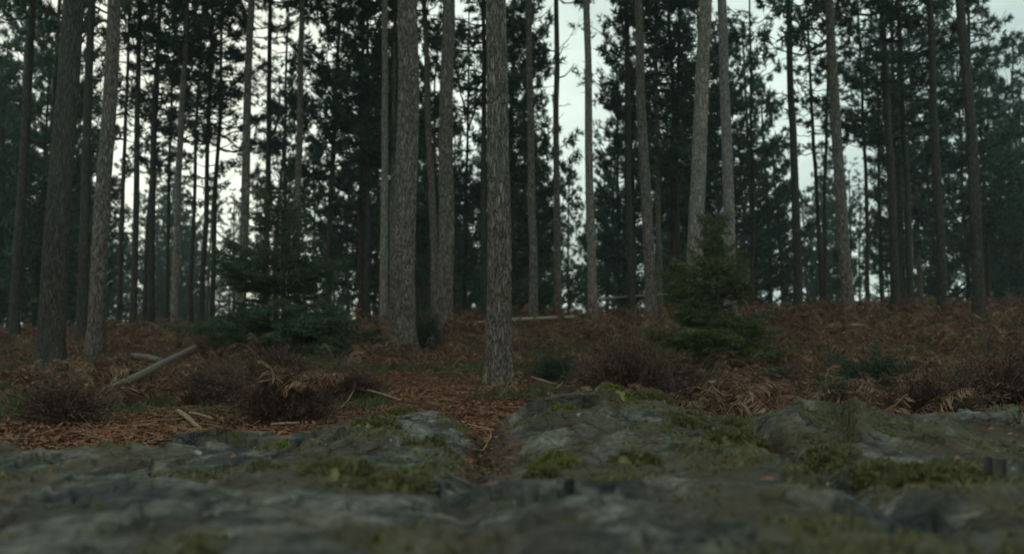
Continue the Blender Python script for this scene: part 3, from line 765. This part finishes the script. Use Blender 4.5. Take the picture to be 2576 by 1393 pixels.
# ---------------------------------------------------------------- young spruces
def spruce(name, px, Y, Hs, Rs, label, mat, seed, whorls=16, base=.08, needle=.022, lean=0):
    r = np.random.default_rng(seed); x = (px - 1288) / F * Y; root = empty(name, (x, Y, gz(x, Y) - .02), label, 'young spruce')
    zt = np.linspace(-.1, Hs, 14)
    Pt = np.stack([.02 * np.sin(zt * 3) + lean * zt, .02 * np.cos(zt * 2.3), zt], -1)
    V, Fc = tube(Pt, np.linspace(.035 * Hs / 2, .006, 14), 8); s = Soup(); s.add(V, Fc); obj('trunk', s.mesh('trunk', M_branch, True), root)
    br = Soup(); NP = []; ND = []
    for i in range(whorls):
        t_ = (i + .5 * r.uniform()) / whorls; z0 = base * Hs + (1 - base) * Hs * t_ * .97
        L0 = Rs * ((1 - t_) ** .75 * (.78 + .25 * math.sin(t_ * 17 + seed)) + .05) * (1 if t_ > .12 else .8)
        for j in range(r.integers(5, 8)):
            az = r.uniform(0, 6.28); z0 = max(.03, base * Hs + (1 - base) * Hs * .97 * min(.99, t_ + r.uniform(-.7, .7) / whorls)); L = L0 * r.choice([r.uniform(.55, .9), r.uniform(.8, 1.3)]); 
            if L < .06: L = .06
            m = 7; q = np.linspace(0, 1, m); el = .15 + .6 * t_ + r.uniform(-.15, .15)
            P = np.stack([np.cos(az) * L * q + lean * z0, np.sin(az) * L * q, z0 + L * (math.tan(el) * q * .7 - .30 * q ** 1.5 * (1 - t_) + .12 * q ** 3)], -1)
            V, Fc = tube(P, np.linspace(.004 + .004 * L, .0015, m), 4, cap=False); br.add(V, Fc)
            segs = [(P[k_], P[k_ + 1]) for k_ in range(1, m - 1)]
            nb = int(6 + L * 22)
            for b_ in range(nb):
                f = r.uniform(.15, .97); p0 = np.array([np.interp(f, q, P[:, k_]) for k_ in range(3)])
                l2 = L * .42 * (1.1 - f) * r.uniform(.7, 1.2) + .04
                a2 = az + (1 if b_ % 2 else -1) * r.uniform(.6, 1.0)
                p1 = p0 + np.array([math.cos(a2), math.sin(a2), r.uniform(-.35, .15)]) * l2
                V, Fc = tube([p0, p1], [.002, .001], 3, cap=False); br.add(V, Fc); segs.append((p0, p1))
                if l2 > .14:
                    for e in range(int(l2 / .05)):
                        g = r.uniform(.25, .9); a3 = a2 + (1 if e % 2 else -1) * r.uniform(.5, .9); pa = p0 + (p1 - p0) * g
                        segs.append((pa, pa + np.array([math.cos(a3), math.sin(a3), r.uniform(-.3, .1)]) * l2 * .35))
            for (pa, pb) in segs:
                d = pb - pa; ln = np.linalg.norm(d); nn = max(3, int(ln / (needle * .28)))
                u = r.uniform(0, 1, nn); NP.append(pa + d * u[:, None]); ND.append(np.tile(d / (ln + 1e-9), (nn, 1)))
    NP = np.concatenate(NP); ND = np.concatenate(ND); k = len(NP)
    if k > 140000:
        pick = r.choice(k, 140000, replace=False); NP, ND = NP[pick], ND[pick]; k = 140000
    dd = ND * .6 + r.normal(size=(k, 3)) * .6
    V, Fc = blades(NP, dd, r.uniform(.7, 1.3, k) * needle, needle * .22 * r.uniform(.8, 1.3, k), r.uniform(0, 6.28, k))
    cr = obj('needles', mesh_np('needles', V, Fc, mat), root); obj('branches', br.mesh('branches', M_branch), root)
    return root
spruce('young_spruce', 1806, 13.0, 2.25, 1.25, 'green young spruce in front of the thick pale leaning pine at right', M_spruce, 5, 21, .03, .050)
spruce('young_spruce', 690, 15.0, 2.7, 1.8, 'dark broad young spruce left of centre among the heather', M_spruce_d, 6, 19, .03, .058)
spruce('young_spruce', 830, 14.0, .85, .75, 'low dark sapling at the right foot of the dark young spruce', M_spruce_d, 7, 10, .04, .05)

# ---------------------------------------------------------------- heather and dark bushes
def bush_mesh(seed, n, mat, up=.5, leafy=26, L=.035):
    """unit bush: radius about 1, height about .75"""
    r = np.random.default_rng(seed); s = Soup(); NP = []; ND = []
    for i in range(n):
        az = r.uniform(0, 6.28); el = math.asin(r.uniform(.02, 1) ** .9 * .98)
        ln = r.uniform(.6, 1.15) * (.8 + .3 * math.sin(az * 2 + seed) * math.cos(el) + .75 * float(fbm(math.cos(az) * 1.6, math.sin(az) * 1.6, el * 2.2 + seed, 3)))
        d = np.array([math.cos(az) * math.cos(el), math.sin(az) * math.cos(el), math.sin(el) * .78 + .05])
        o0 = np.array([r.normal() * .12, r.normal() * .12, 0]); q = np.linspace(0, 1, 5)[:, None]
        bend = r.normal(size=3) * .12
        P = o0 + d * ln * q + bend * q ** 2 + np.array([0, 0, .12]) * np.sin(q * 3)
        V, Fc = tube(P, np.linspace(.006, .002, 5), 3, cap=False); s.add(V, Fc)
        k = leafy; u = .35 + .65 * r.uniform(0, 1, k); 
        pp = np.stack([np.interp(u, q[:, 0], P[:, c_]) for c_ in range(3)], -1) + r.normal(size=(k, 3)) * .028
        NP.append(pp); ND.append(np.tile(d, (k, 1)) + r.normal(size=(k, 3)) * up)
    NP = np.concatenate(NP); ND = np.concatenate(ND); k = len(NP)
    V, Fc = blades(NP, ND, r.uniform(.6, 1.5, k) * L, r.uniform(.6, 1.4, k) * L * .26, r.uniform(0, 6.28, k))
    return mesh_np('sprigs', V, Fc, mat), s.mesh('stems', M_twig)
HB = [bush_mesh(s_, 520, M_heather, .6, 34, .075) for s_ in (1, 2, 3)]
GB = [bush_mesh(s_, 380, M_heather_g, .6, 34, .08) for s_ in (8, 9)]
def bush(px, Y, r, h, label, kind='h', i=0, rz=0, cat='heather bush', name='heather_bush'):
    x = (px - 1288) / F * Y; root = empty(name, (x, Y, gz(x, Y) - .03), label, cat)
    a_, b_ = (HB if kind == 'h' else GB)[i % (3 if kind == 'h' else 2)]
    for nm, me in (('sprigs', a_), ('stems', b_)):
        o = obj(nm, me, root); o.scale = (r, r, h); o.rotation_euler = (0, 0, rz)
bush(722, 6.5, .36, .50, 'largest dark heather mound at left, tawny fronds over its right side', i=0)
bush(540, 8.6, .37, .50, 'rounded heather mound behind and left of the largest one', i=1)
bush(700, 11.2, .45, .50, 'dark heather mound at the foot of the dark young spruce', i=2)
bush(885, 9.0, .38, .45, 'low brown heather mound right of the largest left one', i=1, rz=2)
bush(1580, 8.0, .46, .78, 'purple brown heather mound in front of the bracken right of centre', i=2, rz=1)
bush(1700, 8.4, .34, .50, 'smaller heather mound against the right side of the purple brown one', i=0, rz=3)
bush(2330, 6.2, .42, .50, 'rust brown bushy mound above the rock at far right', i=1, rz=4)
bush(2500, 7.0, .50, .6, 'dusky heather mound at the right edge', i=0, rz=1.3)
bush(170, 6.6, .40, .40, 'black looking heather mass below the lower end of the long log', i=0, rz=5)
bush(1395, 11.6, .28, .46, 'small dark green bush right of the nearest pine', 'g', 0, 0, 'bush', 'evergreen_bush')
bush(1075, 15.5, .26, .8, 'black narrow bush between the thick pine and its right neighbour', 'g', 1, 1, 'bush', 'evergreen_bush')
bush(2090, 7.8, .28, .34, 'green low bush in the right-hand bracken', 'g', 1, 2, 'bush', 'evergreen_bush')
bush(2180, 9.8, .45, .55, 'wider dark green bush farther back in the right-hand bracken', 'g', 0, 2.6, 'bush', 'evergreen_bush')
bush(1960, 11, .26, .25, 'dark green tuft at the right foot of the green young spruce', 'g', 0, 4, 'bush', 'evergreen_bush')
bush(290, 12.0, .36, .30, 'dull green bush right of the foot of the grey leaning pine', 'g', 0, 3.6, 'bush', 'evergreen_bush')
bush(560, 16, .5, .4, 'heather hummock beyond the long fallen log', i=0, rz=2.9)

# ---------------------------------------------------------------- ground cover (stuff)
def on_ground(x, y, dz=0.0): return np.stack([x, y, ground(x, y) + dz], -1)
def scatter_xy(n, y0, y1, umax=.72, p=1.0):
    y = y0 + (y1 - y0) * rng.uniform(0, 1, n) ** p; x = rng.uniform(-umax, umax, n) * y; return x, y
# brown leaves and needles
x, y = scatter_xy(80000, 3.6, 15, .66, 1.35)
k = len(x); V0 = np.array([(-.5, 0, 0), (0, -.28, .08), (.5, 0, .02), (0, .28, .10), (0, 0, -.03)]); F0 = [(0, 1, 4), (1, 2, 4), (2, 3, 4), (3, 0, 4)]
D = rand_dir(k); D[:, 2] *= .45
V, Fc = stamp(V0, F0, on_ground(x, y, .012), frames(D, rng.normal(0, .5, k)), np.stack([rng.uniform(.025, .075, k), rng.uniform(.02, .055, k), rng.uniform(.03, .06, k)], -1))
o = obj('leaf_litter', mesh_np('leaf_litter', V, Fc, M_litter)); props(o, 'rust brown leaves and needles covering the forest floor', 'leaf litter', None, 'stuff')
# fine twigs
x, y = scatter_xy(3800, 3.8, 20, .66, 1.1); k = len(x); D = rand_dir(k); D[:, 2] *= .2
V0 = np.array([(-.5, -.5, 0), (-.5, .5, 0), (-.5, 0, .8), (.5, -.3, 0), (.5, .3, 0), (.5, 0, .5)]); F0 = [(0, 3, 4), (0, 4, 1), (1, 4, 5), (1, 5, 2), (2, 5, 3), (2, 3, 0)]
V, Fc = stamp(V0, F0, on_ground(x, y, .025), frames(D, rng.normal(0, .3, k)), np.stack([rng.uniform(.06, .30, k), rng.uniform(.003, .007, k), rng.uniform(.003, .007, k)], -1))
o = obj('twig_litter', mesh_np('twig_litter', V, Fc, M_bracken_p)); props(o, 'thin pale twigs strewn over the forest floor', 'twigs', None, 'stuff')
# litter lying in the gully and hollows of the rocks
x, y = scatter_xy(26000, 1.6, 4.4, .6); keep = rng.uniform(0, 1, len(x)) < .75 * dirt_mask(x, y) + .012; x, y = x[keep], y[keep]; k = len(x)
V0 = np.array([(-.5, 0, 0), (0, -.28, .08), (.5, 0, .02), (0, .28, .10)]); F0 = [(0, 1, 2), (0, 2, 3)]
D = rand_dir(k); D[:, 2] *= .3
V, Fc = stamp(V0, F0, np.stack([x, y, rock_h(x, y) + .006], -1), frames(D, rng.normal(0, .5, k)), np.stack([rng.uniform(.012, .045, k), rng.uniform(.006, .02, k), rng.uniform(.02, .03, k)], -1))
o = obj('rock_litter', mesh_np('rock_litter', V, Fc, M_litter)); props(o, 'brown needles and leaf bits lying in the hollows of the rocks', 'leaf litter', None, 'stuff')

# bracken fronds
def frond(seed, L=1.0, pinn=21):
    r = np.random.default_rng(seed); q = np.linspace(0, 1, 9); s = Soup()
    lean = r.uniform(.5, 1.0); P = np.stack([q * lean * .8 + .12 * q ** 2, .08 * np.sin(q * 3 + seed), .75 * q * (1.25 - lean * .45) - .85 * q ** 3 * lean * .62], -1) * L
    P[:, 2] = np.maximum(P[:, 2], .01 + .04 * q)
    V, Fc = tube(P, np.linspace(.007, .002, 9), 3, cap=False); s.add(V, Fc)
    for i in range(pinn):
        f = .30 + .68 * i / pinn
        for sg in (-1, 1):
            if r.uniform() < .18: continue
            p0 = np.array([np.interp(f, q, P[:, c_]) for c_ in range(3)]); l2 = L * .30 * (1.08 - f) ** .7 * r.uniform(.6, 1.15)
            a = r.uniform(.9, 1.3) * sg; dr = r.uniform(-.9, .1)
            d = np.array([math.cos(a), math.sin(a), dr]); d /= np.linalg.norm(d)
            w = l2 * .15; up = np.array([0, 0, 1.0]); sd2 = np.cross(d, up) + r.normal(size=3) * .5; sd2 /= np.linalg.norm(sd2)
            pm = p0 + d * l2 * .5 + [0, 0, -.02]; pt = p0 + d * l2 + [0, 0, -.28 * l2] + r.normal(size=3) * .02
            s.add([p0, pm - sd2 * w * .5, pt, pm + sd2 * w * .5], [(0, 1, 2), (0, 2, 3)])
    return np.concatenate(s.V), np.concatenate(s.F)
FR = [frond(i) for i in range(7)]
def clump(px, Y, n, label, r=.25, lift=0.0, az0=None, sc=.5, i0=0):
    x = (px - 1288) / F * Y; root = empty('bracken_clump', (x, Y, gz(x, Y) + lift), label, 'bracken'); rr = np.random.default_rng(int(px))
    for i in range(n):
        az = rr.uniform(0, 6.28) if az0 is None else az0 + rr.normal(0, .7)
        k = (i + i0) % 7
        if k not in FRM: FRM[k] = mesh_np('frond', FR[k][0], FR[k][1], M_bracken_p if k in (2, 5) else M_bracken)
        o = obj('frond', FRM[k], root, (rr.normal(0, r * .4), rr.normal(0, r * .4), 0)); o.rotation_euler = (rr.normal(0, .15), rr.normal(0, .3) - .15, az)
        q = sc * rr.uniform(.7, 1.3); o.scale = (q, q, q)
FRM = {}
clump(770, 6.35, 14, 'tawny bracken fronds drooping over the right side of the largest heather mound', .3, .22, -.5, .38)
clump(990, 14.0, 12, 'dead bracken heaped against the foot of the thick pine', .5, 0, None, .6)
clump(1130, 17.0, 10, 'brown bracken at the foot of the mid-sized pine right of the thick pine', .5, 0, None, .6)
clump(1345, 15.5, 12, 'upright brown bracken in front of the pale fallen pole', .6, 0, None, .7)
clump(1490, 17.0, 12, 'tall brown bracken hiding the foot of the pale pine by the open sky strip', .6, 0, None, .8)
clump(1760, 8.6, 12, 'arching straw brown bracken below the green young spruce', .35, 0, None, .5)
clump(1890, 7.2, 11, 'tangled bracken directly above the dark crack of the rocks', .3, 0, None, .42)
clump(2240, 9.0, 12, 'rusty bracken heap between the green bushes at right', .4, 0, None, .6)
clump(330, 10.5, 10, 'brown bracken between the long fallen log and the grey leaning pine', .4, 0, None, .55)
clump(1440, 7.2, 9, 'low crumpled bracken just left of the purple brown heather mound', .3, 0, None, .42)
clump(2040, 15.0, 12, 'tall brown bracken at the foot of the pale left-leaning pine', .7, 0, None, .8)
clump(860, 18.0, 12, 'brown bracken on the crest right of the dark young spruce', .7, 0, None, .8)
def bracken_density(x, y):
    px = x / y * F + 1288
    n = fbm(x * .45, y * .45, 40.0, 3)
    right = sstep(1380, 1650, px) * sstep(5.2, 7.5, y)
    far_ = sstep(11.5, 15, y)
    left = (1 - sstep(250, 520, px)) * sstep(6.5, 9, y)
    d = np.maximum(np.maximum(right * .9, far_ * .85), left * .55)
    d = d * (.45 + 1.3 * sstep(-.25, .25, n)) + .05 * sstep(8, 10, y)
    return np.clip(d * (1 - .75 * sstep(33, 45, y)), 0, 1)
s = Soup(); sp_ = Soup()
x, y = scatter_xy(8200, 5, 44, .66, 1.25)
keep = rng.uniform(0, 1, len(x)) < bracken_density(x, y); x, y = x[keep], y[keep]
bx = [(px_k / 1.0, v_) for px_k, v_ in ()]
for i in range(7):
    xi, yi = x[i::7], y[i::7]; k = len(xi); az = rng.uniform(0, 6.28, k); D = np.stack([np.cos(az), np.sin(az), rng.normal(0, .15, k)], -1)
    M = frames(D, rng.normal(0, .25, k)); sc = rng.uniform(.25, .72, k) * (1 + .35 * sstep(12, 22, yi)) * (1 + .35 * fbm(xi * .8, yi * .8, 3.0, 2))
    V, Fc = stamp(FR[i][0], FR[i][1], on_ground(xi, yi, 0), M, sc)
    (sp_ if i == 3 else s).add(V, Fc)
o = obj('dead_bracken', s.mesh('dead_bracken', M_bracken)); props(o, 'collapsed rust brown bracken covering the slope', 'bracken', None, 'stuff')
o = obj('pale_bracken', sp_.mesh('pale_bracken', M_bracken_p)); props(o, 'paler straw coloured bracken stalks mixed into the brown bracken', 'bracken', None, 'stuff')
# fronds fallen over the largest heather mound, standing stalks
# green sprigs
x, y = scatter_xy(30000, 4.5, 26, .66, 1.3)
keep = rng.uniform(0, 1, len(x)) < sstep(-.02, .25, fbm(x * .6, y * .6, 60.0, 3)) * .9 * sstep(6.0, 8.5, y); x, y = x[keep], y[keep]; k = len(x)
nb = 7; P0 = np.repeat(on_ground(x, y, 0), nb, 0) + rng.normal(size=(k * nb, 3)) * [.04, .04, .0]
dd = rng.normal(size=(k * nb, 3)) * [.6, .6, .3] + [0, 0, 1.0]
V, Fc = blades(P0, dd, rng.uniform(.05, .17, k * nb), rng.uniform(.006, .016, k * nb))
o = obj('low_green_growth', mesh_np('low_green_growth', V, Fc, M_grass)); props(o, 'patches of short green grass and bilberry between the bracken', 'grass', None, 'stuff')

# ---------------------------------------------------------------- logs, poles and sticks
def stick(name, P, r0, r1, label, mat, cat='fallen branch', seed=0, n=8, forks=(), parts=()):
    """P = world points; forks = child branches"""
    P = np.array(P, float); root = P[0].copy(); q = np.linspace(0, 1, len(P)); m = 14; u = np.linspace(0, 1, m)
    Q = np.stack([np.interp(u, q, P[:, k_]) for k_ in range(3)], -1); r = np.random.default_rng(seed)
    ln = np.linalg.norm(P[-1] - P[0]); Q += np.cumsum(r.normal(size=Q.shape), 0) * [.0025, .0025, .0012] * min(ln, .7)
    rad = np.linspace(r0, r1, m) * (1 + r.normal(size=m) * .06)
    V, Fc = tube(Q - root, rad, n)
    me = mesh_np(name, V, Fc, mat, True); o = obj(name, me, None, tuple(root)); props(o, label, cat)
    for fk in forks:
        fP = np.array(fk[0], float); V, Fc = tube(fP - root, np.linspace(fk[1], fk[1] * .4, len(fP)), 6)
        obj('side_branch', mesh_np('side_branch', V, Fc, mat, True), o)
    return o
def gp(px, Y, dz=0.02):
    x = (px - 1288) / F * Y; return (x, Y, gz(x, Y) + dz)
stick('fallen_log', [at(282, 978, 8.4), at(350, 944, 9.7), at(420, 908, 11.0), at(492, 872, 12.4)], .044, .034, 'long pale grey fallen log slanting up the slope at left', M_log, 'log', 1)
stick('fallen_log', [gp(335, 14, .14), gp(372, 13.8, .15), gp(408, 13.5, .12)], .055, .045, 'short pale log lying behind the long one at left', M_log, 'log', 2)
stick('fallen_pole', [gp(1195, 20, .20), gp(1300, 20.3, .24), gp(1452, 20.6, .26)], .05, .035, 'long straight pale fallen pole crossing behind the nearest pine', M_cut, 'log', 3)
stick('fallen_log', [gp(915, 16.8, .10), gp(950, 16.6, .12), gp(978, 16.5, .12)], .05, .05, 'short pale log end left of the foot of the thick pine', M_log, 'log', 4)
stick('fallen_pole', [gp(1505, 26, .5), gp(1560, 26.1, .56), gp(1620, 26.2, .58), (gp(1700, 26.3, .6))], .022, .018, 'thin bluish grey pole propped level above the far bracken', M_cut, 'pole', 5)
a0 = gp(895, 8.8, .13); 
stick('forked_branch', [a0, gp(925, 8.75, .12), gp(965, 8.6, .09), gp(1010, 8.4, .03)], .014, .008, 'bare forked branch on the litter right of the largest heather mound', M_stick, 'fallen branch', 6, 6, [([a0, gp(880, 8.3, .07), gp(862, 7.9, .02)], .009), ([a0, gp(892, 8.85, .17), gp(890, 8.9, .20)], .007)])
stick('fallen_stick', [gp(455, 6.9, .05), gp(480, 6.5, .05), gp(515, 6.0, .03)], .02, .014, 'thick reddish stick on the litter at lower left, left of two', M_stick, 'fallen branch', 7)
stick('fallen_stick', [gp(485, 6.7, .05), gp(510, 6.6, .05), gp(545, 6.5, .04)], .012, .009, 'thinner stick lying above the thick reddish stick at lower left', M_stick, 'fallen branch', 8)
stick('fallen_stick', [gp(690, 5.7, .05), gp(720, 5.8, .05), gp(758, 5.9, .05)], .010, .008, 'straight pale stick just behind the left rock slab', M_stick, 'fallen branch', 9)
stick('fallen_stick', [gp(1338, 10.9, .12), gp(1395, 10.4, .07), gp(1455, 9.9, .03)], .013, .008, 'thin stick sloping down below the small dark green bush', M_stick, 'fallen branch', 10)
stick('fallen_stick', [gp(1265, 9.3, .02), gp(1278, 9.35, .06), gp(1290, 9.4, .12)], .007, .004, 'short upright twig at the right of the nearest pine foot', M_stick, 'twig', 11)
stick('fallen_stick', [gp(1305, 9.6, .02), gp(1292, 9.7, .10), gp(1286, 9.75, .15)], .008, .004, 'second short twig right of the nearest pine foot', M_stick, 'twig', 12)
stick('bare_stalk', [gp(1905, 7.4, .0), gp(1895, 7.45, .12), gp(1878, 7.5, .24)], .006, .004, 'pale bare stalk leaning in the bracken below the green young spruce', M_stick, 'stalk', 13)
stick('fallen_stick', [gp(2060, 6.6, .04), gp(2100, 6.9, .10), gp(2150, 7.2, .16)], .008, .005, 'thin pale stick in the bracken above the right rock', M_stick, 'fallen branch', 14)
P = [(-.125, 3.1), (-.10, 3.18), (-.075, 3.3), (-.08, 3.38)]
stick('curled_twig', [(a_, b_, float(rock_h(a_, b_)) + .02 + i * .012) for i, (a_, b_) in enumerate(P)], .0035, .002, 'small curled twig lying in the gully between the rocks', M_stick, 'twig', 15)
